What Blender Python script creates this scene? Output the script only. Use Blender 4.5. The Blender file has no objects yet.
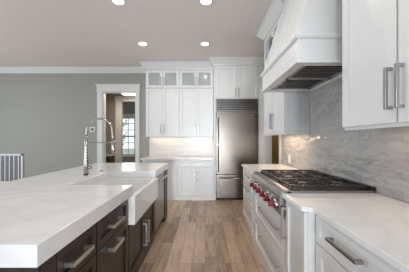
import bpy, bmesh, math, random
from mathutils import Vector
random.seed(7)
S = bpy.context.scene
COL = S.collection
PI = math.pi

# ------------------------------------------------------------------ camera, world, light, exposure
cd = bpy.data.cameras.new('camera'); cam = bpy.data.objects.new('camera', cd); COL.objects.link(cam)
cam.location = (0, 0, 1.30); cam.rotation_euler = (PI/2, 0, 0)
cd.sensor_fit = 'HORIZONTAL'; cd.sensor_width = 36.0; cd.lens = 36*218/409.0
cd.shift_y = 4/409.0; cd.shift_x = -0.5/409.0; cd.clip_start = 0.02
S.camera = cam

W = bpy.data.worlds.new('world'); S.world = W; W.use_nodes = True
bg = W.node_tree.nodes['Background']
bg.inputs[0].default_value = (0.80, 0.90, 1.0, 1); bg.inputs[1].default_value = 1.3

def area(name, loc, rot, sx, sy, power, color=(1, 1, 1), spread=PI):
    l = bpy.data.lights.new(name, 'AREA'); l.shape = 'RECTANGLE'; l.size = sx; l.size_y = sy
    l.energy = power; l.color = color; l.spread = spread
    o = bpy.data.objects.new(name, l); COL.objects.link(o); o.location = loc; o.rotation_euler = rot
    return o
# daylight from unseen windows behind and at left; two added lamps fill the aisle
area('window_daylight_rear', (-3.5, -2.45, 1.55), (PI/2, 0, 0), 2.5, 2.0, 24, (0.72, 0.86, 1.0))
area('added_daylight_aisle', (-0.05, -8.0, 0.95), (PI/2, 0, 0), 1.2, 1.6, 29, (0.88, 0.94, 1.0), math.radians(42))  # added lamp beyond an assumed door, aimed to brighten the base cabinets
area('added_daylight_right', (1.25, -1.3, 1.5), (PI/2, 0, PI/2), 1.5, 2.0, 33, (0.76, 0.88, 1.0))  # added to brighten the island front through an assumed opening
area('window_daylight_side', (-6.35, 1.6, 1.55), (PI/2, 0, -PI/2), 4.4, 2.1, 112, (0.80, 0.90, 1.0))
CAN_POWER = 3.6
UNDER_POWER = 0.62
S.view_settings.view_transform = 'Standard'
S.view_settings.look = 'None'
S.view_settings.gamma = 1.0
S.view_settings.exposure = -0.07
S.view_settings.use_curve_mapping = False

# ------------------------------------------------------------------ materials
def new_mat(name):
    m = bpy.data.materials.new(name); m.use_nodes = True
    nt = m.node_tree; return m, nt, nt.nodes['Principled BSDF']
def N(nt, t, **kw):
    n = nt.nodes.new(t)
    for k, v in kw.items(): setattr(n, k, v)
    return n
def plain(name, c, rough=0.4, metal=0.0, var=0.03, scale=6.0, bump=0.0, bscale=60, coat=0.0):
    m, nt, b = new_mat(name)
    b.inputs['Roughness'].default_value = rough; b.inputs['Metallic'].default_value = metal
    b.inputs['Coat Weight'].default_value = coat
    tc = N(nt, 'ShaderNodeTexCoord'); nz = N(nt, 'ShaderNodeTexNoise'); nz.inputs['Scale'].default_value = scale
    nt.links.new(tc.outputs['Object'], nz.inputs['Vector'])
    rp = N(nt, 'ShaderNodeValToRGB')
    rp.color_ramp.elements[0].color = tuple(x*(1-var) for x in c)+(1,)
    rp.color_ramp.elements[1].color = tuple(min(1, x*(1+var)) for x in c)+(1,)
    nt.links.new(nz.outputs['Fac'], rp.inputs[0]); nt.links.new(rp.outputs[0], b.inputs['Base Color'])
    if bump:
        n2 = N(nt, 'ShaderNodeTexNoise'); n2.inputs['Scale'].default_value = bscale
        nt.links.new(tc.outputs['Object'], n2.inputs['Vector'])
        bp = N(nt, 'ShaderNodeBump'); bp.inputs['Strength'].default_value = bump; bp.inputs['Distance'].default_value = 0.01
        nt.links.new(n2.outputs['Fac'], bp.inputs['Height']); nt.links.new(bp.outputs[0], b.inputs['Normal'])
    return m
def emit(name, c, s):
    m, nt, b = new_mat(name)
    b.inputs['Base Color'].default_value = c+(1,); b.inputs['Emission Color'].default_value = c+(1,)
    b.inputs['Emission Strength'].default_value = s
    return m
def brushed(name, c, rough, axis):
    m, nt, b = new_mat(name)
    b.inputs['Metallic'].default_value = 1.0
    tc = N(nt, 'ShaderNodeTexCoord'); mp = N(nt, 'ShaderNodeMapping')
    sc = [160, 160, 160]; sc[axis] = 1.5
    mp.inputs['Scale'].default_value = sc
    nz = N(nt, 'ShaderNodeTexNoise'); nz.inputs['Scale'].default_value = 1.0
    nt.links.new(tc.outputs['Object'], mp.inputs[0]); nt.links.new(mp.outputs[0], nz.inputs['Vector'])
    rp = N(nt, 'ShaderNodeValToRGB')
    rp.color_ramp.elements[0].color = tuple(x*.96 for x in c)+(1,); rp.color_ramp.elements[1].color = tuple(min(1, x*1.04) for x in c)+(1,)
    nt.links.new(nz.outputs['Fac'], rp.inputs[0]); nt.links.new(rp.outputs[0], b.inputs['Base Color'])
    mr = N(nt, 'ShaderNodeMapRange'); mr.inputs['To Min'].default_value = rough*.8; mr.inputs['To Max'].default_value = rough*1.2
    nt.links.new(nz.outputs['Fac'], mr.inputs['Value']); nt.links.new(mr.outputs[0], b.inputs['Roughness'])
    return m
def tile_mat(name, ax, c1, c2, grout, w, h, rough=0.12, wob=0.35):
    m, nt, b = new_mat(name)
    tc = N(nt, 'ShaderNodeTexCoord'); sp = N(nt, 'ShaderNodeSeparateXYZ'); cb = N(nt, 'ShaderNodeCombineXYZ')
    nt.links.new(tc.outputs['Object'], sp.inputs[0])
    nt.links.new(sp.outputs[ax], cb.inputs[0]); nt.links.new(sp.outputs[2], cb.inputs[1])
    br = N(nt, 'ShaderNodeTexBrick'); br.inputs['Scale'].default_value = 1.0
    br.inputs['Brick Width'].default_value = w; br.inputs['Row Height'].default_value = h
    br.inputs['Mortar Size'].default_value = 0.0022; br.inputs['Mortar Smooth'].default_value = 0.3
    br.inputs['Color1'].default_value = c1+(1,); br.inputs['Color2'].default_value = c2+(1,); br.inputs['Mortar'].default_value = grout+(1,)
    nt.links.new(cb.outputs[0], br.inputs['Vector'])
    nt.links.new(br.outputs['Color'], b.inputs['Base Color'])
    nz = N(nt, 'ShaderNodeTexNoise'); nz.inputs['Scale'].default_value = 1; nz.inputs['Detail'].default_value = 1.5
    st = N(nt, 'ShaderNodeMapping'); st.inputs['Scale'].default_value = (9, 9, 17)
    nt.links.new(tc.outputs['Object'], st.inputs[0]); nt.links.new(st.outputs[0], nz.inputs['Vector'])
    b1 = N(nt, 'ShaderNodeBump'); b1.inputs['Strength'].default_value = wob; b1.inputs['Distance'].default_value = 0.026
    nt.links.new(nz.outputs['Fac'], b1.inputs['Height'])
    b2 = N(nt, 'ShaderNodeBump'); b2.inputs['Strength'].default_value = 0.7; b2.inputs['Distance'].default_value = 0.003; b2.invert = True
    nt.links.new(br.outputs['Fac'], b2.inputs['Height']); nt.links.new(b1.outputs[0], b2.inputs['Normal'])
    nt.links.new(b2.outputs[0], b.inputs['Normal'])
    b.inputs['Roughness'].default_value = rough
    return m
def floor_mat():
    m, nt, b = new_mat('hickory planks')
    tc = N(nt, 'ShaderNodeTexCoord'); sp = N(nt, 'ShaderNodeSeparateXYZ'); cb = N(nt, 'ShaderNodeCombineXYZ')
    nt.links.new(tc.outputs['Object'], sp.inputs[0])
    nt.links.new(sp.outputs[1], cb.inputs[0]); nt.links.new(sp.outputs[0], cb.inputs[1])
    br = N(nt, 'ShaderNodeTexBrick'); br.inputs['Scale'].default_value = 1.0
    br.inputs['Brick Width'].default_value = 1.15; br.inputs['Row Height'].default_value = 0.135
    br.offset = 0.37; br.offset_frequency = 3; br.squash = 0.8; br.squash_frequency = 4
    br.inputs['Mortar Size'].default_value = 0.0014; br.inputs['Mortar Smooth'].default_value = 0.2
    br.inputs['Color1'].default_value = (0, 0, 0, 1); br.inputs['Color2'].default_value = (1, 1, 1, 1); br.inputs['Mortar'].default_value = (0.5, 0.5, 0.5, 1)
    nt.links.new(cb.outputs[0], br.inputs['Vector'])
    ramp = N(nt, 'ShaderNodeValToRGB'); cr = ramp.color_ramp
    cr.elements[0].position = 0.0; cr.elements[0].color = (0.27, 0.182, 0.125, 1)
    cr.elements[1].position = 1.0; cr.elements[1].color = (0.66, 0.475, 0.33, 1)
    e = cr.elements.new(0.45); e.color = (0.48, 0.335, 0.23, 1)
    # per-plank offset so the grain differs from plank to plank
    mp = N(nt, 'ShaderNodeMapping'); mp.inputs['Scale'].default_value = (1.6, 11, 1)
    ad = N(nt, 'ShaderNodeVectorMath', operation='ADD')
    sc = N(nt, 'ShaderNodeVectorMath', operation='SCALE'); sc.inputs['Scale'].default_value = 9.0
    nt.links.new(br.outputs['Color'], sc.inputs[0]); nt.links.new(cb.outputs[0], mp.inputs[0])
    nt.links.new(mp.outputs[0], ad.inputs[0]); nt.links.new(sc.outputs[0], ad.inputs[1])
    gz = N(nt, 'ShaderNodeTexNoise'); gz.inputs['Scale'].default_value = 1.5; gz.inputs['Detail'].default_value = 6; gz.inputs['Distortion'].default_value = 1.2
    nt.links.new(ad.outputs[0], gz.inputs['Vector'])
    mx = N(nt, 'ShaderNodeMath', operation='MULTIPLY_ADD'); mx.inputs[1].default_value = 1.9; mx.inputs[2].default_value = -0.90
    nt.links.new(gz.outputs['Fac'], mx.inputs[0])
    sepc = N(nt, 'ShaderNodeSeparateColor'); nt.links.new(br.outputs['Color'], sepc.inputs[0])
    sm = N(nt, 'ShaderNodeMath', operation='ADD'); cm = N(nt, 'ShaderNodeMath', operation='MULTIPLY_ADD'); cm.inputs[1].default_value = .78; cm.inputs[2].default_value = .11
    nt.links.new(sepc.outputs[0], cm.inputs[0]); nt.links.new(cm.outputs[0], sm.inputs[0]); nt.links.new(mx.outputs[0], sm.inputs[1])
    nt.links.new(sm.outputs[0], ramp.inputs[0])
    mort = N(nt, 'ShaderNodeMix', data_type='RGBA'); mort.inputs[7].default_value = (0.05, 0.03, 0.02, 1)
    nt.links.new(br.outputs['Fac'], mort.inputs[0]); nt.links.new(ramp.outputs[0], mort.inputs[6])
    nt.links.new(mort.outputs[2], b.inputs['Base Color'])
    b.inputs['Roughness'].default_value = 0.30
    bp = N(nt, 'ShaderNodeBump'); bp.inputs['Strength'].default_value = 0.25; bp.inputs['Distance'].default_value = 0.004
    nt.links.new(gz.outputs['Fac'], bp.inputs['Height']); nt.links.new(bp.outputs[0], b.inputs['Normal'])
    return m
def quartz_mat():
    m, nt, b = new_mat('white quartz')
    tc = N(nt, 'ShaderNodeTexCoord'); nz = N(nt, 'ShaderNodeTexNoise')
    nz.inputs['Scale'].default_value = 1.7; nz.inputs['Detail'].default_value = 7; nz.inputs['Distortion'].default_value = 1.6
    nt.links.new(tc.outputs['Object'], nz.inputs['Vector'])
    rp = N(nt, 'ShaderNodeValToRGB'); cr = rp.color_ramp
    cr.elements[0].position = 0.40; cr.elements[0].color = (0.86, 0.86, 0.86, 1)
    cr.elements[1].position = 0.60; cr.elements[1].color = (0.86, 0.86, 0.86, 1)
    e = cr.elements.new(0.50); e.color = (0.79, 0.79, 0.79, 1)
    nt.links.new(nz.outputs['Fac'], rp.inputs[0]); nt.links.new(rp.outputs[0], b.inputs['Base Color'])
    b.inputs['Roughness'].default_value = 0.16
    return m
def glass_mat(name, c, rough, trans):
    m, nt, b = new_mat(name)
    b.inputs['Base Color'].default_value = c+(1,); b.inputs['Roughness'].default_value = rough
    b.inputs['Transmission Weight'].default_value = trans; b.inputs['IOR'].default_value = 1.35
    return m

M = dict(
    white=plain('white cabinet paint', (0.78, 0.785, 0.78), 0.33, var=0.012, scale=2),
    trim=plain('white trim paint', (0.78, 0.78, 0.77), 0.35, var=0.012, scale=2),
    wall=plain('warm grey wall paint', (0.36, 0.357, 0.322), 0.6, var=0.02, scale=1.5, bump=0.05, bscale=180),
    hall=plain('hall taupe paint', (0.36, 0.315, 0.27), 0.6, var=0.02),
    pantry=plain('olive brown paint', (0.20, 0.145, 0.045), 0.6, var=0.03),
    ceil=plain('ceiling paint', (0.80, 0.77, 0.745), 0.7, var=0.01, scale=1.5, bump=0.05, bscale=150),
    floor=floor_mat(), quartz=quartz_mat(),
    espresso=plain('espresso stained wood', (0.028, 0.021, 0.017), 0.33, var=0.25, scale=9),
    black=plain('black painted panel', (0.012, 0.011, 0.011), 0.4),
    steel_h=brushed('brushed steel sideways', (0.20, 0.18, 0.158), 0.30, 0),
    steel_y=brushed('brushed steel lengthways', (0.36, 0.345, 0.33), 0.30, 1),
    nickel=plain('brushed nickel', (0.60, 0.585, 0.565), 0.28, 1.0, var=0.04, scale=40),
    brightnickel=plain('light brushed nickel', (0.80, 0.78, 0.75), 0.30, 1.0, var=0.03, scale=40),
    midnickel=plain('mid satin nickel', (0.46, 0.455, 0.45), 0.32, 1.0, var=0.03, scale=40),
    darknickel=plain('satin nickel', (0.36, 0.35, 0.34), 0.32, 1.0, var=0.04, scale=40),
    chrome=plain('polished nickel', (0.37, 0.36, 0.35), 0.14, 1.0, var=0.02),
    iron=plain('black cast iron', (0.022, 0.022, 0.023), 0.38, var=0.2, scale=30, bump=0.1, bscale=200),
    burner=plain('burner brass and enamel', (0.05, 0.05, 0.05), 0.3, 0.6),
    red=plain('red enamel knob', (0.26, 0.002, 0.016), 0.45, var=0.05, coat=0.1),
    ceramic=plain('white fireclay', (0.85, 0.85, 0.845), 0.10, var=0.005),
    tile_r=tile_mat('glossy grey tile', 1, (0.40, 0.388, 0.375), (0.48, 0.468, 0.455), (0.53, 0.52, 0.505), 0.25, 0.064, rough=0.10, wob=0.9),
    tile_b=tile_mat('glossy white tile', 0, (0.72, 0.70, 0.68), (0.79, 0.775, 0.75), (0.72, 0.70, 0.68), 0.25, 0.064, rough=0.32, wob=0.1),
    cabglass=glass_mat('seeded cabinet glass', (0.70, 0.74, 0.745), 0.16, 0.45),
    pane=glass_mat('clear window glass', (1, 1, 1), 0.0, 1.0),
    lens=emit('lit lens', (1.0, 0.93, 0.84), 14.0),
    halllens=emit('lit hall lens', (1.0, 0.88, 0.72), 6.0),
    strip=emit('lit strip lens', (1.0, 0.85, 0.68), 3.0),
    plastic=plain('white plastic', (0.72, 0.72, 0.71), 0.4),
    screen=plain('grey screen', (0.16, 0.17, 0.17), 0.2),
    louvre=plain('grey blue louvre paint', (0.38, 0.40, 0.43), 0.5),
    bronze=plain('dark satin nickel', (0.20, 0.195, 0.19), 0.32, 1.0, var=0.04, scale=40),
    duct=plain('dark duct', (0.30, 0.32, 0.35), 0.7),
    leaf=plain('tree leaves', (0.36, 0.46, 0.30), 0.7, var=0.5, scale=5),
    bark=plain('bark', (0.12, 0.09, 0.06), 0.8, var=0.3, scale=8),
    grass=plain('lawn', (0.40, 0.46, 0.33), 0.9, var=0.3, scale=3),
    darkwood=plain('dark wood', (0.05, 0.035, 0.025), 0.4, var=0.3, scale=8),
)

# ------------------------------------------------------------------ builders
def pyname(n): return n
def empty(name, label, cat, loc, group=None):
    o = bpy.data.objects.new(name, None); o.empty_display_size = 0.1; COL.objects.link(o); o.location = loc
    o['label'] = label; o['category'] = cat
    if group: o['group'] = group
    return o
def root_of(o):
    while o.parent: o = o.parent
    return o
class B:
    """collects world-space shapes of ONE mesh"""
    def __init__(s): s.bm = bmesh.new()
    def box(s, x0, x1, y0, y1, z0, z1):
        x0, x1 = sorted((x0, x1)); y0, y1 = sorted((y0, y1)); z0, z1 = sorted((z0, z1))
        v = [s.bm.verts.new(p) for p in ((x0,y0,z0),(x1,y0,z0),(x1,y1,z0),(x0,y1,z0),(x0,y0,z1),(x1,y0,z1),(x1,y1,z1),(x0,y1,z1))]
        for f in ((0,3,2,1),(4,5,6,7),(0,1,5,4),(1,2,6,5),(2,3,7,6),(3,0,4,7)): s.bm.faces.new([v[i] for i in f])
        return s
    def prism(s, pts, ax, a0, a1):
        """pts: 2-D outline in the two axes other than ax (in x,y,z order)"""
        def P(p, a):
            q = list(p); q.insert(ax, a); return q
        A = [s.bm.verts.new(P(p, a0)) for p in pts]; C = [s.bm.verts.new(P(p, a1)) for p in pts]
        n = len(pts)
        s.bm.faces.new(A); s.bm.faces.new(C[::-1])
        for i in range(n): s.bm.faces.new((A[i], A[(i+1) % n], C[(i+1) % n], C[i]))
        return s
    def tube(s, pts, rad, seg=12, caps=True):
        pts = [Vector(p) for p in pts]; n = len(pts)
        if not isinstance(rad, (list, tuple)): rad = [rad]*n
        rings = []; ref = None
        for i, p in enumerate(pts):
            t = (pts[min(i+1, n-1)]-pts[max(i-1, 0)]).normalized()
            if ref is None:
                ref = Vector((0, 1, 0)) if abs(t.y) < 0.9 else Vector((1, 0, 0))
            u = (ref-t*ref.dot(t)).normalized(); w = t.cross(u); ref = u
            rings.append([s.bm.verts.new(p+(u*math.cos(2*PI*k/seg)+w*math.sin(2*PI*k/seg))*rad[i]) for k in range(seg)])
        for a, b in zip(rings, rings[1:]):
            for k in range(seg): s.bm.faces.new((a[k], a[(k+1) % seg], b[(k+1) % seg], b[k]))
        if caps: s.bm.faces.new(rings[0][::-1]); s.bm.faces.new(rings[-1])
        return s
    def sweep(s, prof, path):
        """prof (d, z); path of (x, y); d is measured to the right of travel, mitred"""
        P = [Vector(p) for p in path]; n = len(P); nor = []
        for i in range(n):
            ns = []
            if i > 0: t = (P[i]-P[i-1]).normalized(); ns.append(Vector((t.y, -t.x)))
            if i < n-1: t = (P[i+1]-P[i]).normalized(); ns.append(Vector((t.y, -t.x)))
            if len(ns) == 2:
                m = (ns[0]+ns[1]).normalized(); nor.append(m/max(0.2, m.dot(ns[0])))
            else: nor.append(ns[0])
        R = [[s.bm.verts.new((P[i].x+nor[i].x*d, P[i].y+nor[i].y*d, z)) for d, z in prof] for i in range(n)]
        k = len(prof)
        for a, b in zip(R, R[1:]):
            for j in range(k): s.bm.faces.new((a[j], a[(j+1) % k], b[(j+1) % k], b[j]))
        s.bm.faces.new(R[0][::-1]); s.bm.faces.new(R[-1])
        return s
    def build(s, name, mat, parent=None, bevel=0.0, smooth=False, label=None, seg=2):
        bmesh.ops.recalc_face_normals(s.bm, faces=s.bm.faces[:])
        if parent is not None:
            off = root_of(parent).location
            bmesh.ops.translate(s.bm, verts=s.bm.verts[:], vec=-Vector(off))
        me = bpy.data.meshes.new(name); s.bm.to_mesh(me); s.bm.free()
        me.materials.append(M[mat])
        if smooth:
            for p in me.polygons: p.use_smooth = True
        o = bpy.data.objects.new(name, me); COL.objects.link(o)
        if parent is not None: o.parent = parent
        if bevel:
            md = o.modifiers.new('bevel', 'BEVEL'); md.width = bevel; md.segments = seg; md.limit_method = 'ANGLE'; md.angle_limit = 0.6
        if label: o['label'] = label
        return o
def struct(o):
    o['kind'] = 'structure'; return o
def tag(o, label, cat, group=None):
    o['label'] = label; o['category'] = cat
    if group: o['group'] = group
    return o

# a cabinet front lives in (a, d, z): a along the front, d outward from the reference plane c
def fp(face, c, a, d, z):
    if face == 'S': return (a, c-d, z)
    if face == 'W': return (c-d, a, z)
    return (c+d, a, z)                         # 'E'
def fbox(b, face, c, a0, a1, d0, d1, z0, z1):
    p = fp(face, c, a0, d0, z0); q = fp(face, c, a1, d1, z1)
    return b.box(p[0], q[0], p[1], q[1], p[2], q[2])
def shaker(face, c, a0, a1, z0, z1, name, mat, parent, stile=0.058, th=0.021, rec=0.014, glass=None):
    b = B(); bm = b.bm
    def ring(i, d):
        return [bm.verts.new(fp(face, c, a, d, z)) for a, z in ((a0+i, z0+i), (a1-i, z0+i), (a1-i, z1-i), (a0+i, z1-i))]
    r0 = ring(0, 0); r1 = ring(0, th); r2 = ring(stile, th)
    def band(p, q):
        for k in range(4): bm.faces.new((p[k], p[(k+1) % 4], q[(k+1) % 4], q[k]))
    band(r0, r1); band(r1, r2)
    if glass:
        r3 = ring(stile, 0); band(r2, r3); band(r3, r0)
        o = b.build(name, mat, parent, bevel=0.002)
        g = B(); fbox(g, face, c, a0+stile-.004, a1-stile+.004, 0.006, 0.010, z0+stile-.004, z1-stile+.004)
        g.build('glass_pane', glass, o)
        return o
    r3 = ring(stile, th-rec); band(r2, r3); bm.faces.new(r3); bm.faces.new(r0)
    return b.build(name, mat, parent, bevel=0.001, seg=1)
def slab(face, c, a0, a1, z0, z1, name, mat, parent, th=0.021):
    b = B(); fbox(b, face, c, a0, a1, 0, th, z0, z1)
    return b.build(name, mat, parent, bevel=0.002)
def pull(face, c, a, z, length, parent, horiz=True, d0=0.021, proj=0.036, t=0.013, w=0.013, mat='nickel', name='handle'):
    b = B(); L = length/2; i = min(0.02, L*.25)
    if horiz:
        fbox(b, face, c, a-L, a+L, d0+proj-t, d0+proj, z-w/2, z+w/2)
        for s in (-1, 1): fbox(b, face, c, a+s*(L-w/2)-w/2, a+s*(L-w/2)+w/2, d0-.001, d0+proj-t+.001, z-w/2, z+w/2)
    else:
        fbox(b, face, c, a-w/2, a+w/2, d0+proj-t, d0+proj, z-L, z+L)
        for s in (-1, 1): fbox(b, face, c, a-w/2, a+w/2, d0-.001, d0+proj-t+.001, z+s*(L-w/2)-w/2, z+s*(L-w/2)+w/2)
    return b.build(name, mat, parent, bevel=0.0015)

# ------------------------------------------------------------------ room shell
XR, YB, XL, YF, ZC = 1.27, 5.31, -6.4, -2.5, 3.05
T = 0.13
struct(B().box(XL-.2, XR+1.6, YF-.2, YB+3.4, -0.1, 0).build('floor', 'floor'))
struct(B().box(XL-.2, XR+T, YF-.2, YB+T, ZC, ZC+.1).build('ceiling', 'ceil'))
# back wall with a doorway
DX0, DX1, DZ = -2.49, -1.683, 2.478
b = B().box(XL, DX0, YB, YB+T, 0, ZC).box(DX1, XR+T, YB, YB+T, 0, ZC).box(DX0, DX1, YB, YB+T, DZ, ZC)
struct(b.build('wall_back', 'wall'))
# right wall with the pantry doorway
PY0, PY1, PZ = 3.70, 4.58, 2.35
b = B().box(XR, XR+T, YF, -2.1, 0, ZC).box(XR, XR+T, -2.1, -.5, 0, .45).box(XR, XR+T, -2.1, -.5, 2.55, ZC).box(XR, XR+T, -.5, PY0, 0, ZC).box(XR, XR+T, PY1, YB, 0, ZC).box(XR, XR+T, PY0, PY1, PZ, ZC)  # gap at the camera end is assumed, cut for the added right light
struct(b.build('wall_right', 'wall'))
# left wall and the wall behind the camera, each around a wide window opening
b = B().box(XL-T, XL, YF, YB+T, 0, .5).box(XL-T, XL, YF, YB+T, 2.6, ZC).box(XL-T, XL, YF, -.6, .5, 2.6).box(XL-T, XL, 3.8, YB+T, .5, 2.6)
struct(b.build('wall_left', 'wall'))
b = B().box(XL-T, -.6, YF-T, YF, 0, .5).box(.5, XR+T, YF-T, YF, 0, .5).box(XL-T, XR+T, YF-T, YF, 2.6, ZC).box(XL-T, -4.8, YF-T, YF, .5, 2.6).box(-2.2, -.6, YF-T, YF, .5, 2.6).box(.5, XR+T, YF-T, YF, .5, 2.6)  # narrow door gap is assumed, shaped for the added aisle light
struct(b.build('wall_front', 'wall'))
# ceiling crown along the back wall, baseboard
CP = [(0, 2.925), (.014, 2.925), (.018, 2.95), (.040, 2.97), (.075, 3.015), (.09, 3.025), (.09, ZC), (0, ZC)]
struct(B().sweep(CP, [(XL, YB), (-1.40, YB)]).build('trim_1', 'trim'))
struct(B().box(XL, -2.63, YB-.018, YB, 0, .15).box(-1.59, -1.40, YB-.018, YB, 0, .15).build('baseboard_back', 'trim', bevel=.004))
# doorway casing
d = B()
d.box(-2.62, DX0, YB-.022, YB, 0, DZ).box(DX1, -1.595, YB-.022, YB, 0, DZ)
d.box(-2.63, -1.585, YB-.026, YB, DZ, DZ+.15).box(-2.65, -1.565, YB-.045, YB, DZ+.15, DZ+.178)
d.box(DX0, DX0+.02, YB, YB+T, 0, DZ).box(DX1-.02, DX1, YB, YB+T, 0, DZ).box(DX0, DX1, YB, YB+T, DZ-.02, DZ)
struct(d.build('trim_2', 'trim', bevel=.003))
# pantry doorway casing and the pantry behind it
d = B()
d.box(XR-.02, XR, 3.61, PY0, 0, PZ).box(XR-.02, XR, PY1, 4.692, 0, PZ).box(XR-.02, XR, 3.61, 4.692, PZ, PZ+.12)
d.box(XR, XR+T, PY0, PY0+.018, 0, PZ).box(XR, XR+T, PY1-.018, PY1, 0, PZ).box(XR, XR+T, PY0, PY1, PZ-.018, PZ)
struct(d.build('trim_3', 'trim', bevel=.003))
b = B().box(2.70, 2.78, 3.2, 6.6, 0, 2.7).box(XR+T, 2.7, 3.1, 3.2, 0, 2.7).box(XR+T, 2.7, 6.5, 6.6, 0, 2.7).box(XR+T, 2.78, 3.1, 6.6, 2.7, 2.78)
struct(b.build('wall_pantry', 'pantry'))
l = bpy.data.lights.new('pantry_fill_light', 'POINT'); l.energy = 34; l.color = (1.0, .82, .55); l.shadow_soft_size = .12  # unseen fill light added to lift the brown room behind the doorway
o = bpy.data.objects.new('pantry_fill_light', l); COL.objects.link(o); o.location = (2.0, 5.6, 2.4)
# hall beyond the doorway: second wall with a cased opening, then a room with a window
HY = 6.40; HC = 2.75
HX0 = -2.48; HX1 = -1.62
b = B().box(-3.6, HX0, HY, HY+.12, 0, HC).box(HX1, -1.2, HY, HY+.12, 0, HC).box(HX0, HX1, HY, HY+.12, 2.44, HC)
b.box(-3.72, -3.6, YB+T, HY+.12, 0, HC).box(-1.2, -1.08, YB+T, HY+.12, 0, HC)
struct(b.build('wall_hall', 'hall'))
struct(B().box(-3.72, -1.08, YB+T, 8.0, HC, HC+.08).build('ceiling_hall', 'ceil'))
d = B().box(HX0-.15, HX0, HY-.022, HY, 0, 2.44).box(HX1, HX1+.1, HY-.022, HY, 0, 2.44).box(HX0-.16, HX1+.1, HY-.026, HY, 2.44, 2.58)
d.box(HX0, HX0+.02, HY, HY+.12, 0, 2.44)
struct(d.build('trim_4', 'trim', bevel=.003))
WY = 7.8; WX0, WX1, WZ0, WZ1 = -3.02, -2.50, .74, 2.12
b = B().box(-3.9, WX0, WY, WY+.12, 0, HC).box(WX1, -1.0, WY, WY+.12, 0, HC).box(WX0, WX1, WY, WY+.12, 0, WZ0).box(WX0, WX1, WY, WY+.12, WZ1, HC)
b.box(-3.95, -3.85, HY+.12, WY+.12, 0, HC).box(-1.1, -1.0, HY+.12, WY+.12, 0, HC)
struct(b.build('wall_room', 'wall'))
w = B()
for x in (WX0, WX1-.04): w.box(x, x+.04, WY+.02, WY+.07, WZ0, WZ1)
for z in (WZ0, (WZ0+WZ1)/2-.025, WZ1-.05): w.box(WX0, WX1, WY+.02, WY+.07, z, z+.05)
w.box((WX0+WX1)/2-.01, (WX0+WX1)/2+.01, WY+.03, WY+.055, WZ0, WZ1)
for k in (1, 2, 4, 5): 
    z = WZ0+(WZ1-WZ0)*k/6; w.box(WX0, WX1, WY+.03, WY+.055, z-.01, z+.01)
w.box(WX0-.09, WX0, WY-.02, WY, WZ0-.05, WZ1+.1).box(WX1, WX1+.09, WY-.02, WY, WZ0-.05, WZ1+.1).box(WX0-.09, WX1+.09, WY-.02, WY, WZ1, WZ1+.11).box(WX0-.11, WX1+.11, WY-.05, WY, WZ0-.04, WZ0)
win = struct(w.build('window_1', 'trim'))
B().box(WX0+.03, WX1-.03, WY+.04, WY+.046, WZ0+.03, WZ1-.03).build('window_glass', 'pane', win)
struct(B().box(-30, 30, 8.0, 40, -.45, -.35).build('ground', 'grass'))

# ------------------------------------------------------------------ back run: wall cabinets
UC = 4.98                                             # carcass front; doors stand .021 proud
UX = [(-1.354, -0.583), (-0.583, 0.193)]
UL = ['left tall white wall cabinet on the back wall, next to the doorway', 'right tall white wall cabinet on the back wall, next to the refrigerator']
for (x0, x1), lab in zip(UX, UL):
    t = empty('wall_cabinet', lab, 'cabinet', ((x0+x1)/2, YB-.17, 1.385), 'tall wall cabinets with glass-topped doors')
    b = B().box(x0, x1, UC, YB-.002, 1.385, 2.478)
    k = .018
    b.box(x0, x0+k, UC, YB-.002, 2.478, 2.905).box(x1-k, x1, UC, YB-.002, 2.478, 2.905).box(x0, x1, YB-.02, YB-.002, 2.478, 2.905).box(x0, x1, UC, YB-.002, 2.887, 2.905)
    b.build('body', 'white', t, bevel=.0015)
    m = (x0+x1)/2; e = .012
    for a0, a1, s in ((x0+e, m-.0015, 1), (m+.0015, x1-e, -1)):
        o = shaker('S', UC, a0, a1, 1.388, 2.476, 'door', 'white', t)
        pull('S', UC, (a1-.034) if s == 1 else (a0+.034), 1.55, .205, o, horiz=False, mat='darknickel')
        g = shaker('S', UC, a0, a1, 2.486, 2.890, 'glass_door', 'white', t, glass='cabglass')
        pull('S', UC, (a1-.034) if s == 1 else (a0+.034), 2.635, .19, g, horiz=False, mat='bronze')
    B().box(x0, x1, UC, UC+.016, 1.367, 1.386).build('light_rail', 'white', t)
    B().box(x0+.06, x1-.06, 5.19, 5.22, 1.381, 1.385).build('light_strip', 'strip', t, label='lit under-cabinet strip light')
    l = area('strip_lamp', (0, 0, 0), (0, 0, 0), x1-x0-.15, .05, UNDER_POWER, (1.0, .70, .48)); l.parent = t; l.location = (0, .06, -.012)
CC = [(0, 2.905), (.016, 2.905), (.022, 2.93), (.05, 2.955), (.10, 3.02), (.115, 3.03), (.115, ZC), (0, ZC)]
struct(B().sweep(CC, [(-1.358, YB-.002), (-1.358, UC-.006), (.205, UC-.006), (.205, 4.706), (1.262, 4.706)]).build('trim_5', 'trim'))

# ------------------------------------------------------------------ refrigerator tower
FC = 4.715
t = empty('tall_side_panel', 'tall white end panel standing left of the refrigerator', 'panel', (.215, 5.0, 0))
B().box(.196, .232, 4.70, YB-.002, 0, 2.905).build('panel', 'white', t, bevel=.002)
t = empty('tall_side_panel', 'tall white filler panel standing right of the refrigerator', 'panel', (1.2, 5.0, 0))
B().box(1.152, 1.265, 4.70, YB-.002, 0, 2.905).build('panel', 'white', t, bevel=.002)
t = empty('over_refrigerator_cabinet', 'white two-door cabinet directly above the refrigerator', 'cabinet', (.69, 5.0, 2.19))
B().box(.234, 1.150, FC, YB-.002, 2.19, 2.905).build('body', 'white', t, bevel=.002)
for a0, a1, s in ((.238, .690, 1), (.694, 1.147, -1)):
    o = shaker('S', FC, a0, a1, 2.194, 2.90, 'door', 'white', t)
    pull('S', FC, (a1-.034) if s == 1 else (a0+.034), 2.32, .20, o, horiz=False, mat='darknickel')

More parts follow.
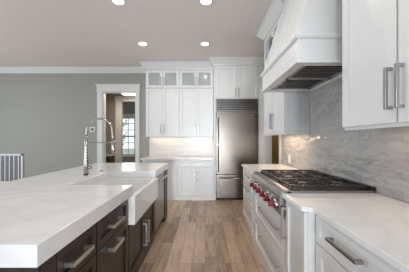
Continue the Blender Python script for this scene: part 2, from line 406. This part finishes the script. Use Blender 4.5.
t = empty('refrigerator', 'tall stainless steel built-in refrigerator with louvred top grille', 'refrigerator', (.69, 5.0, 0))
B().box(.238, 1.146, 4.73, YB-.03, .05, 2.185).build('body', 'steel_h', t)
B().box(.25, 1.13, 4.76, 5.2, 0, .05).build('toe_grille', 'black', t)
g = B().box(.238, 1.146, 4.722, 4.73, 1.895, 2.185)
g.build('grille_back', 'black', t)
g = B()
for z0, z1 in ((1.893, 1.91), (2.168, 2.185)): g.box(.238, 1.146, 4.69, 4.722, z0, z1)
for x0, x1 in ((.238, .25), (1.134, 1.146)): g.box(x0, x1, 4.69, 4.722, 1.893, 2.185)
for k in range(6):
    z = 1.925+k*.0405; g.prism([(4.690, z), (4.718, z+.008), (4.718, z+.016), (4.690, z+.013)], 0, .25, 1.134)
g.build('top_grille', 'steel_y', t, bevel=.001)
o = B().box(.240, 1.144, 4.685, 4.728, .565, 1.885).build('door', 'steel_h', t, bevel=.006)
h = B().tube([(.285, 4.63, .62), (.285, 4.63, 1.78)], .014)
for z in (.68, 1.72): h.tube([(.285, 4.63, z), (.285, 4.69, z)], .010)
h.build('handle', 'chrome', o, smooth=True)
B().box(1.045, 1.115, 4.683, 4.687, 1.80, 1.815).build('badge', 'black', o)
o = B().box(.240, 1.144, 4.685, 4.728, .052, .555).build('drawer', 'steel_h', t, bevel=.006)
h = B().tube([(.30, 4.63, .49), (1.085, 4.63, .49)], .014)
for x in (.37, 1.01): h.tube([(x, 4.63, .49), (x, 4.69, .49)], .010)
h.build('handle', 'chrome', o, smooth=True)

# ------------------------------------------------------------------ back run: base cabinets, worktop, tiles
BC = 4.721
BL = ['left white base cabinet on the back wall, half hidden by the island', 'right white base cabinet on the back wall with one wide drawer over two doors']
for (x0, x1), lab in zip([(-1.354, -0.588), (-0.588, 0.193)], BL):
    t = empty('base_cabinet', lab, 'cabinet', ((x0+x1)/2, 5.0, 0), 'white base cabinets along the back wall')
    B().box(x0, x1, BC, YB-.002, .09, .87).build('body', 'white', t, bevel=.0015)
    B().box(x0, x1, BC-.02, YB-.1, 0, .09).build('plinth', 'white', t, bevel=.002)
    m = (x0+x1)/2; e = .010
    o = shaker('S', BC, x0+e, x1-e, .702, .862, 'drawer', 'white', t, stile=.045)
    pull('S', BC, m, .785, .30, o, mat='darknickel')
    for a0, a1, s in ((x0+e, m-.0015, 1), (m+.0015, x1-e, -1)):
        o = shaker('S', BC, a0, a1, .096, .695, 'door', 'white', t)
        pull('S', BC, (a1-.034) if s == 1 else (a0+.034), .52, .20, o, horiz=False, mat='darknickel')
t = empty('worktop', 'white quartz worktop on the back wall base cabinets', 'worktop', (-.58, 5.0, .87))
B().box(-1.385, .194, 4.672, YB-.012, .87, .91).build('slab', 'quartz', t, bevel=.003)
t = empty('tile_backsplash', 'glossy white tiled backsplash under the back wall cabinets', 'backsplash', (-.58, YB, .91))
B().box(-1.354, .195, YB-.010, YB-.001, .911, 1.384).build('tiles', 'tile_b', t)

# ------------------------------------------------------------------ right run
RC = 0.665       # normal carcass front (faces -x), doors .021 proud
RB = 0.606       # bumped-out carcass front under and beside the rangetop
XW = XR-.002
WT = .03
# far drawer stack
t = empty('drawer_cabinet', 'white three-drawer base cabinet at the far end of the range wall', 'cabinet', (.95, 3.14, 0))
B().box(RC-.03, XW, 2.76, 3.52, .09, .88).build('body', 'white', t, bevel=.0015)
B().box(RC-.02, XW, 2.76, 3.52, 0, .09).build('plinth', 'white', t)
for z0, z1, hz in ((.69, .872, .785), (.395, .683, .60), (.10, .388, .30)):
    o = shaker('W', RC-.03, 2.77, 3.51, z0, z1, 'drawer', 'white', t, stile=.045)
    pull('W', RC-.03, 3.14, hz, .32, o)
# pull-outs either side of the drawers
def pullout(y0, y1, hy, lab):
    t = empty('pull_out_cabinet', lab, 'cabinet', (.95, (y0+y1)/2, 0), 'narrow pull-out cabinets beside the cooktop')
    B().box(RB, XW, y0, y1, .09, .88).build('body', 'white', t, bevel=.0015)
    B().box(RB-.005, XW, y0, y1, 0, .09).build('plinth', 'white', t)
    o = shaker('W', RB, y0+.006, y1-.006, .096, .872, 'door', 'white', t, stile=.04)
    pull('W', RB, hy, .70, .23, o, horiz=False, proj=.04, t=.016, w=.016)
pullout(2.585, 2.755, 2.61, 'narrow white pull-out cabinet on the far side of the cooktop')
pullout(1.28, 1.585, 1.565, 'narrow white pull-out cabinet on the near side of the cooktop')
# two wide drawers under the rangetop
t = empty('drawer_cabinet', 'white cabinet of two wide deep drawers beneath the cooktop', 'cabinet', (.95, 2.08, 0))
B().box(RB, XW, 1.59, 2.58, .09, .725).build('body', 'white', t, bevel=.0015)
B().box(RB-.005, XW, 1.59, 2.58, 0, .09).build('plinth', 'white', t)
for z0, z1, hz in ((.412, .718, .595), (.096, .405, .295)):
    o = shaker('W', RB, 1.60, 2.57, z0, z1, 'drawer', 'white', t, stile=.055)
    pull('W', RB, 2.0, hz, .56, o)
# near base cabinets
for y0, y1, lab in ((.715, 1.275, 'white base cabinet at right front with one drawer over a door'),
                    (.0, .71, 'white base cabinet nearest the viewer along the range wall, beyond the frame')):
    t = empty('base_cabinet', lab, 'cabinet', (.95, (y0+y1)/2, 0))
    B().box(RC, XW, y0, y1, .09, .88).build('body', 'white', t, bevel=.0015)
    B().box(RC+.01, XW, y0, y1, 0, .09).build('plinth', 'white', t)
    o = shaker('W', RC, y0+.008, y1-.008, .712, .868, 'drawer', 'white', t, stile=.042)
    pull('W', RC, (y0+y1)/2, .80, .22, o, mat='darknickel', w=.016, t=.014)
    o = shaker('W', RC, y0+.008, y1-.008, .096, .704, 'door', 'white', t)
    pull('W', RC, y0+.045, .58, .22, o, horiz=False, mat='darknickel')
# worktops
t = empty('worktop', 'white quartz worktop on the far side of the cooktop', 'worktop', (.95, 3.0, .88))
B().prism([(.595, 3.54), (.595, 2.77), (.565, 2.74), (.565, 2.565), (XR-.012, 2.565), (XR-.012, 3.54)], 2, .88, .91).build('slab', 'quartz', t, bevel=.003)
t = empty('worktop', 'white quartz worktop at right front, on the near side of the cooktop', 'worktop', (.95, .8, .88))
B().prism([(.565, 1.598), (.565, 1.275), (.622, 1.255), (.622, -.02), (XR-.012, -.02), (XR-.012, 1.598)], 2, .88, .91).build('slab', 'quartz', t, bevel=.003)
# tiles
t = empty('tile_backsplash', 'glossy grey tiled backsplash running behind the cooktop', 'backsplash', (XR, 2, .91))
B().box(XR-.010, XR-.001, 0, 3.56, .911, 1.384).box(XR-.010, XR-.001, 1.526, 2.626, 1.385, 1.864).build('tiles', 'tile_r', t)

# rangetop
t = empty('gas_cooktop', 'stainless steel six-burner gas cooktop with red knobs', 'cooktop', (.9, 2.08, .73))
Y0, Y1 = 1.602, 2.562
B().box(.60, 1.255, Y0, Y1, .73, .925).build('body', 'steel_y', t, bevel=.003)
B().box(.64, 1.225, Y0+.02, Y1-.02, .922, .930).build('burner_tray', 'iron', t)
cp = B().prism([(.60, .735), (.553, .745), (.545, .76), (.552, .885), (.562, .915), (.585, .931), (.635, .931), (.635, .90), (.60, .90)], 1, Y0, Y1)
cp.build('control_panel', 'steel_y', t, bevel=.003)
B().box(1.228, 1.257, Y0, Y1, .925, .955).build('back_guard', 'iron', t, bevel=.003)
for k in range(6):
    y = 1.665+k*.139; z = .815
    bz = B().tube([(.552, y, z), (.532, y, z), (.522, y, z)], [.039, .039, .031], 20).build('bezel', 'chrome', t, smooth=False, bevel=.002)
    kn = B().tube([(.523, y, z), (.516, y, z), (.494, y, z), (.487, y, z)], [.020, .023, .021, .017], 16)
    kn.box(.484, .495, y-.004, y+.004, z-.020, z+.020)
    kn.build('knob', 'red', t, smooth=False, bevel=.002, label='red control knob')
cw = (Y1-Y0-.05)/3
for c in range(3):
    ya = Y0+.025+c*cw+.004; yb = ya+cw-.008; xa, xb = .650, 1.222; ym = (ya+yb)/2; zt = .956; q = .011
    for xm in (.795, 1.075):
        bu = B().tube([(xm, ym, .930), (xm, ym, .944), (xm, ym, .950)], [.062, .058, .03], 20)
        bu.build('burner_base', 'chrome', t, bevel=.001)
        B().tube([(xm, ym, .947), (xm, ym, .953), (xm, ym, .955)], [.036, .036, .030], 20).build('burner_cap', 'burner', t, bevel=.001)
    g = B()
    for y in (ya, yb-q): g.box(xa, xb, y, y+q, zt-.014, zt)
    for x in (xa, (xa+xb)/2-q/2, xb-q): g.box(x, x+q, ya, yb, zt-.014, zt)
    for xm in (.795, 1.075):
        for k in range(8):
            an = k*PI/4+PI/8*0
            dx, dy = math.cos(an), math.sin(an)
            r1 = .128 if k % 2 == 0 else .17
            if abs(dy) > .9: r1 = (yb-ya)/2
            g.tube([(xm+dx*.035, ym+dy*.035, zt-.006), (xm+dx*r1, ym+dy*min(r1, (yb-ya)/2/max(.01, abs(dy)) if abs(dy) > .01 else r1), zt-.008)], .0065, 6)
    for x in (xa, xb-q):
        for y in (ya, yb-q): g.box(x, x+q, y, y+q, .928, .95)
    g.build('grate', 'iron', t, bevel=.001)

# far wall cabinet
def right_upper(y0, y1, lab, ndoor, hflip):
    UF = .975
    t = empty('wall_cabinet', lab, 'cabinet', (1.12, (y0+y1)/2, 1.385))
    b = B().box(UF, XW, y0, y1, 1.385, 2.478); k = .018
    b.box(UF, XW, y0, y0+k, 2.478, 2.905).box(UF, XW, y1-k, y1, 2.478, 2.905).box(XW-.018, XW, y0, y1, 2.478, 2.905).box(UF, XW, y0, y1, 2.887, 2.905)
    b.build('body', 'white', t, bevel=.0015)
    w = (y1-y0)/ndoor
    for i in range(ndoor):
        a0 = y0+i*w+.006; a1 = y0+(i+1)*w-.006
        far = (i % 2 == 0) if ndoor > 1 else hflip
        hy = a1-.026 if far else a0+.026
        o = shaker('W', UF, a0, a1, 1.388, 2.476, 'door', 'white', t)
        pull('W', UF, hy, 1.563, .215, o, horiz=False, proj=.038, w=.016, t=.014, mat='midnickel')
        g = shaker('W', UF, a0, a1, 2.486, 2.890, 'glass_door', 'white', t, glass='cabglass')
        pull('W', UF, hy, 2.635, .19, g, horiz=False, mat='bronze')
    B().box(UF, UF+.016, y0, y1, 1.367, 1.386).box(UF+.016, XW-.012, y0, y0+.016, 1.367, 1.386).build('light_rail', 'white', t)
    B().box(1.15, 1.18, y0+.06, y1-.06, 1.381, 1.385).build('light_strip', 'strip', t, label='lit under-cabinet strip light')
    l = area('strip_lamp', (0, 0, 0), (0, 0, 0), .05, y1-y0-.15, UNDER_POWER*(5.0 if y0 > 2 else .8), (1.0, .70, .48)); l.parent = t; l.location = (-.01, 0, -.012)
right_upper(2.63, 3.52, 'tall white wall cabinet between the range hood and the pantry doorway', 2, True)
right_upper(.642, 1.522, 'large white two-door wall cabinet at right front, nearest the viewer', 2, False)
struct(B().sweep(CC, [(XW, 3.524), (.969, 3.524), (.969, 2.62)]).build('trim_6', 'trim'))
struct(B().sweep(CC, [(.969, 1.526), (.969, .642)]).build('trim_7', 'trim'))

# range hood
HY0, HY1 = 1.60, 2.575
t = empty('range_hood', 'white tapered range hood above the cooktop', 'hood', (1.0, 2.08, 1.865))
h = B().sweep([(0, 1.865), (0, 2.06), (-.062, 2.06), (-.062, 1.865)], [(XW, HY1), (.68, HY1), (.68, HY0), (XW, HY0)])
h.box(1.215, XW, HY0+.062, HY1-.062, 1.865, 2.06)
h.build('lower_band', 'white', t, bevel=.002)
h = B().sweep([(0, 2.045), (.012, 2.045), (.022, 2.06), (.022, 2.075), (0, 2.075)], [(XW, HY1), (.68, HY1), (.68, HY0), (XW, HY0)])
h.build('top_moulding', 'white', t)
h = B().sweep([(0, 1.865), (.012, 1.865), (.012, 1.885), (0, 1.892)], [(XW, HY1), (.68, HY1), (.68, HY0), (XW, HY0)])
h.build('bottom_moulding', 'white', t)
def hx(z): return .70+.30*(z-2.07)
B().prism([(hx(2.06), 2.06), (hx(3.048), 3.048), (XW, 3.048), (XW, 2.06)], 1, HY0+.02, HY1-.02).build('chimney', 'white', t, bevel=.002)
for ya, yb in ((HY0+.02, 1.72), (2.14, 2.21), (2.49, HY1-.02)):
    B().prism([(hx(2.07)-.024, 2.07), (hx(3.04)-.024, 3.04), (hx(3.04)+.005, 3.04), (hx(2.07)+.005, 2.07)], 1, ya, yb).build('batten', 'white', t, bevel=.002)
ins = B().box(.74, 1.22, HY0+.055, HY1-.055, 1.93, 1.95)
for y0, y1 in ((HY0+.06, HY0+.11), (2.05, 2.11), (HY1-.11, HY1-.06)): ins.box(.745, 1.215, y0, y1, 1.885, 1.935)
ins.box(.745, .80, HY0+.06, HY1-.06, 1.885, 1.935).box(1.17, 1.215, HY0+.06, HY1-.06, 1.885, 1.935)
io = ins.build('liner', 'steel_y', t, bevel=.002)
for y0, y1 in ((HY0+.11, 2.05), (2.11, HY1-.11)):
    B().box(.80, 1.17, y0, y1, 1.922, 1.93).build('filter_back', 'black', t)
    f = B(); n = 8
    for k in range(n):
        y = y0+(y1-y0)*(k+.5)/n
        f.prism([(y-.010, 1.89), (y+.010, 1.89), (y+.006, 1.908), (y-.006, 1.908)], 0, .80, 1.17)
    f.build('baffle_filter', 'steel_h', t)
for y in (1.83, 2.36):
    B().tube([(.772, y, 1.886), (.772, y, 1.880)], [.028, .024], 16).build('hood_light', 'chrome', t)

# wall outlet over the far worktop
t = empty('wall_outlet', 'small white outlet plate on the grey tiles above the far worktop', 'outlet', (XR-.01, 3.24, 1.0))
B().box(XR-.018, XR-.011, 3.20, 3.28, .955, 1.075).build('plate', 'plastic', t, bevel=.002)
for z in (.99, 1.04): B().box(XR-.020, XR-.017, 3.223, 3.257, z-.014, z+.014).build('socket', 'plastic', t, bevel=.002)

# ------------------------------------------------------------------ island
IC = -.671                                              # carcass front (faces +x), fronts .021 proud
IB = -1.27
def island_unit(name, lab, y0, y1, ztop=.82):
    t = empty(name, lab, 'cabinet', (-.95, (y0+y1)/2, 0))
    B().box(IB, IC, y0, y1, .09, ztop).build('body', 'espresso', t, bevel=.0015)
    B().box(IB, IC+.012, y0, y1, 0, .09).build('plinth', 'espresso', t)
    return t
t = empty('end_panel', 'dark espresso panel at the near end of the island', 'panel', (-.95, .9, 0))
B().box(-1.60, -.648, .845, .948, 0, .82).build('panel', 'espresso', t, bevel=.002)
for y0, y1, lab in ((.952, 1.306, 'narrow dark drawer cabinet nearest the viewer in the island'), (1.310, 1.845, 'wider dark drawer cabinet in the island, beside the sink')):
    t = island_unit('drawer_cabinet', lab, y0, y1)
    for z0, z1, hz in (((.628, .815, .72), (.365, .622, .562), (.096, .359, .30)) if y0 < 1.2 else ((.628, .815, .72), (.096, .622, .562))):
        o = shaker('E', IC, y0+.004, y1-.004, z0, z1, 'drawer', 'espresso', t, stile=.05)
        pull('E', IC, (y0+y1)/2-.032, hz, .185, o, proj=.048, w=.021, t=.017, mat='brightnickel')
t = island_unit('sink_cabinet', 'dark two-door island cabinet under the white sink', 1.849, 2.815, .56)
for a0, a1, s in ((1.855, 2.329, 1), (2.333, 2.809, -1)):
    o = shaker('E', IC, a0, a1, .096, .556, 'door', 'espresso', t)
    pull('E', IC, (a1-.045) if s == 1 else (a0+.045), .31, .24, o, horiz=False, proj=.045, w=.016, t=.016, mat='brightnickel')
t = empty('dishwasher', 'stainless dishwasher built into the far end of the island', 'dishwasher', (-.95, 3.13, 0))
B().box(IB, IC, 2.82, 3.44, .10, .82).build('body', 'black', t)
B().box(IB, IC-.02, 2.83, 3.43, 0, .10).build('toe_panel', 'black', t)
o = B().box(IC, -.645, 2.825, 3.435, .105, .815).build('door', 'steel_y', t, bevel=.003)
h = B().tube([(-.595, 2.88, .75), (-.595, 3.38, .75)], .010)
for y in (2.92, 3.34): h.tube([(-.595, y, .75), (-.646, y, .75)], .008)
h.build('handle', 'nickel', o, smooth=True)
t = empty('end_panel', 'black panel at the far end of the island, beyond the dishwasher', 'panel', (-.95, 3.57, 0))
B().box(-1.60, -.636, 3.445, 3.69, 0, .82).build('panel', 'black', t, bevel=.002)
t = empty('back_panel', 'dark panel closing the seating side of the island', 'panel', (-1.4, 2.2, 0))
B().box(-1.50, IB-.002, .95, 3.443, 0, .82).build('panel', 'espresso', t, bevel=.002)
t = empty('island_worktop', 'thick white quartz island worktop with a sink cut-out', 'worktop', (-1.2, 2.2, .824))
CX, C0, C1 = -1.185, 1.89, 2.745
B().prism([(-1.85, .81), (-.624, .81), (-.624, C0), (CX, C0), (CX, C1), (-.624, C1), (-.624, 3.73), (-1.85, 3.73)], 2, .824, .91).build('slab', 'quartz', t, bevel=.003)
# farmhouse sink
t = empty('farmhouse_sink', 'white farmhouse sink with a deep apron front in the island', 'sink', (-.9, 2.32, .565))
SY0, SY1, SX0, SX1 = 1.862, 2.79, -1.21, -.600
b = B(); bm = b.bm
def ring(x0, x1, y0, y1, z): return [bm.verts.new(p) for p in ((x0, y0, z), (x1, y0, z), (x1, y1, z), (x0, y1, z))]
ro = ring(SX0, SX1, SY0, SY1, .570); r1 = ring(SX0, SX1, SY0, SY1, .822); r2 = ring(SX0+.03, SX1-.045, SY0+.032, SY1-.05, .822); r3 = ring(SX0+.045, SX1-.06, SY0+.05, SY1-.065, .600)
for p, q in ((ro, r1), (r1, r2), (r2, r3)):
    for k in range(4): bm.faces.new((p[k], p[(k+1) % 4], q[(k+1) % 4], q[k]))
bm.faces.new(ro); bm.faces.new(r3)
b.build('basin', 'ceramic', t, bevel=.010, seg=3)
B().tube([(-.92, 2.33, .6005), (-.92, 2.33, .606), (-.92, 2.33, .603)], [.045, .045, .03], 20).build('drain', 'chrome', t)
# faucet
FX, FY = -1.300, 2.385
t = empty('kitchen_faucet', 'tall polished gooseneck kitchen faucet with pull-down sprayer', 'faucet', (FX, FY, .91))
B().tube([(FX, FY, .910), (FX, FY, .918), (FX, FY, .920)], [.033, .033, .030], 20).build('base_ring', 'chrome', t, smooth=False)
B().tube([(FX, FY, .918), (FX, FY, 1.02), (FX, FY, 1.16), (FX, FY, 1.27), (FX+.003, FY, 1.36)], [.028, .025, .019, .014, .0115], 18).build('column', 'chrome', t, smooth=True)
R = .142; pts = [(FX, FY, 1.30), (FX+.003, FY, 1.36)]
for k in range(0, 13):
    a = PI-PI*k/12*.93; pts.append((FX+.005+R+R*math.cos(a), FY, 1.392+R*math.sin(a)))
pts += [(FX+.293, FY, 1.32), (FX+.295, FY, 1.29)]
B().tube(pts, .011, 12).build('gooseneck', 'chrome', t, smooth=True)
B().tube([(FX+.295, FY, 1.295), (FX+.297, FY, 1.24), (FX+.299, FY, 1.19), (FX+.30, FY, 1.150)], [.013, .018, .020, .017], 16).build('spray_head', 'chrome', t, smooth=True)
ar = B().tube([(FX, FY, 1.272), (FX+.275, FY, 1.272)], .006, 10)
ar.tube([(FX+.297, FY, 1.262), (FX+.297, FY, 1.284)], .023, 16); ar.tube([(FX, FY, 1.26), (FX, FY, 1.284)], .020, 16)
ar.build('docking_arm', 'chrome', t)
lv = B().tube([(FX+.02, FY-.005, 1.0), (FX+.062, FY-.01, 1.0)], .016, 14)
lv.tube([(FX+.055, FY-.01, 1.0), (FX+.062, FY-.012, 1.05), (FX+.066, FY-.012, 1.085)], [.009, .007, .006], 10)
lv.build('lever', 'chrome', t, smooth=True)
t = empty('air_switch', 'small round metal button on the island worktop, behind the faucet', 'button', (-1.30, 2.72, .91))
B().tube([(-1.30, 2.72, .910), (-1.30, 2.72, .918)], [.024, .022], 20).build('ring', 'chrome', t)
B().tube([(-1.30, 2.72, .918), (-1.30, 2.72, .926)], [.015, .014], 20).build('push_button', 'darknickel', t)

# ------------------------------------------------------------------ back wall fittings
t = empty('return_air_grille', 'white return air grille low on the grey wall at left', 'vent', (-4.8, YB, .25))
gx0, gx1, gz0, gz1 = -5.18, -4.42, .25, .965
B().box(gx0+.02, gx1-.02, YB-.006, YB-.001, gz0+.02, gz1-.02).build('duct_back', 'duct', t)
g = B()
for x0, x1, z0, z1 in ((gx0, gx1, gz1-.045, gz1), (gx0, gx1, gz0, gz0+.045), (gx0, gx0+.045, gz0, gz1), (gx1-.045, gx1, gz0, gz1)): g.box(x0, x1, YB-.026, YB-.001, z0, z1)
g.build('frame', 'trim', t, bevel=.003)
g = B()
for k in range(1, 7):
    x = gx0+(gx1-gx0)*k/7; g.box(x-.011, x+.011, YB-.022, YB-.005, gz0+.04, gz1-.04)
g.build('mullions', 'trim', t)
g = B(); n = 24
for k in range(n):
    x = gx0+.05+(gx1-gx0-.1)*(k+.5)/n; g.prism([(x-.006, YB-.018), (x-.003, YB-.018), (x+.005, YB-.006), (x+.002, YB-.006)], 2, gz0+.04, gz1-.04)
g.build('louvres', 'louvre', t)
t = empty('wall_thermostat', 'square white thermostat on the grey wall left of the doorway', 'thermostat', (-2.735, YB, 1.556))
B().box(-2.80, -2.668, YB-.018, YB-.001, 1.49, 1.622).build('plate', 'plastic', t, bevel=.004)
B().box(-2.763, -2.705, YB-.021, YB-.017, 1.525, 1.587).build('screen', 'screen', t)

# ------------------------------------------------------------------ recessed ceiling lights
can_spots = [(-1.13, 3.96, 'round recessed ceiling light at left in the far pair'), (0.0, 3.96, 'round recessed ceiling light at right in the far pair'),
             (-1.09, 2.74, 'round recessed ceiling light at left in the near pair, cut by the frame'), (0.012, 2.74, 'round recessed ceiling light at right in the near pair, cut by the frame'),
             (-1.09, 1.45, None), (0.012, 1.45, None), (-1.09, .1, None), (0.012, .1, None)]
for x, y, lab in can_spots:
    t = empty('recessed_light', lab or 'round recessed ceiling light above the viewer, outside the frame', 'ceiling light', (x, y, ZC), 'recessed ceiling lights')
    r = B()
    prof = [(.066, .0), (.088, .0), (.090, -.004), (.066, -.007)]
    n = 28; R_ = [[r.bm.verts.new((x+rr*math.cos(2*PI*k/n), y+rr*math.sin(2*PI*k/n), ZC-.0005+zz)) for rr, zz in prof] for k in range(n)]
    for k in range(n):
        for j in range(4): r.bm.faces.new((R_[k][j], R_[k][(j+1) % 4], R_[(k+1) % n][(j+1) % 4], R_[(k+1) % n][j]))
    r.build('trim_ring', 'plastic', t)
    B().tube([(x, y, ZC-.0005), (x, y, ZC-.005)], .067, 28).build('lens', 'lens', t)
    l = bpy.data.lights.new('downlight', 'AREA'); l.shape = 'DISK'; l.size = .13; l.energy = CAN_POWER; l.color = (1.0, .935, .86)
    o = bpy.data.objects.new('downlight', l); COL.objects.link(o); o.parent = t; o.location = (0, 0, -.012)

# ------------------------------------------------------------------ hall things
area('hall_daylight', ((WX0+WX1)/2, WY-.08, 1.45), (-PI/2, 0, 0), .5, 1.3, 10, (.93, 1.0, .97))
t = empty('hall_ceiling_light', 'lit flush ceiling light seen at the top of the doorway', 'ceiling light', (-2.05, 5.85, HC))
B().box(-2.23, -1.87, 5.67, 6.03, 2.56, 2.745).build('housing', 'trim', t, bevel=.01)
B().box(-2.22, -1.88, 5.68, 6.02, 2.525, 2.56).build('diffuser', 'halllens', t, bevel=.008)
l = bpy.data.lights.new('hall_lamp', 'AREA'); l.shape = 'SQUARE'; l.size = .3; l.energy = 9; l.color = (1.0, .85, .68)
o = bpy.data.objects.new('hall_lamp', l); COL.objects.link(o); o.parent = t; o.location = (0, 0, -.235)
t = empty('hall_console', 'low dark console cabinet with a pale top in the hall', 'console', (-2.95, 6.2, 0))
B().box(-3.25, -2.66, 6.08, 6.37, 0, .85).build('body', 'darkwood', t, bevel=.004)
B().box(-3.27, -2.645, 6.06, 6.375, .85, .89).build('top', 'quartz', t, bevel=.003)
t = empty('coat_hook_bracket', 'small dark bracket high on the hall wall inside the doorway', 'bracket', (-2.9, HY, 2.5))
B().prism([(-2.99, 2.58), (-2.86, 2.49), (-2.99, 2.40)], 1, HY-.10, HY-.002).build('bracket', 'darkwood', t)
# trees outside the far window
for (x, y, s, lab) in ((-6.0, 12.5, 1.0, 'bushy green tree at left outside the far window'), (-3.6, 18, 1.3, 'bushy green tree at right outside the far window')):
    t = empty('tree', lab, 'tree', (x, y, -.35), 'trees outside the far window')
    B().tube([(x, y, -.36), (x+.05, y, 1.0), (x, y, 2.2*s)], [.16*s, .12*s, .06*s], 10).build('trunk', 'bark', t, smooth=True)
    cr = B()
    for k in range(420):
        a = random.uniform(0, 2*PI); rr = 1.5*s*math.sqrt(random.random()); zz = random.uniform(-1, 1)
        rr *= math.sqrt(max(.05, 1-zz*zz))
        c = Vector((x+rr*math.cos(a), y+rr*math.sin(a), 2.0*s+1.7*s*zz)); q = .16
        u = Vector((random.gauss(0, 1), random.gauss(0, 1), random.gauss(0, 1))).normalized(); v = u.orthogonal().normalized()
        vs = [cr.bm.verts.new(c+u*q), cr.bm.verts.new(c+v*q*.5), cr.bm.verts.new(c-u*q), cr.bm.verts.new(c-v*q*.5)]
        cr.bm.faces.new(vs)
    cr.build('crown', 'leaf', t)
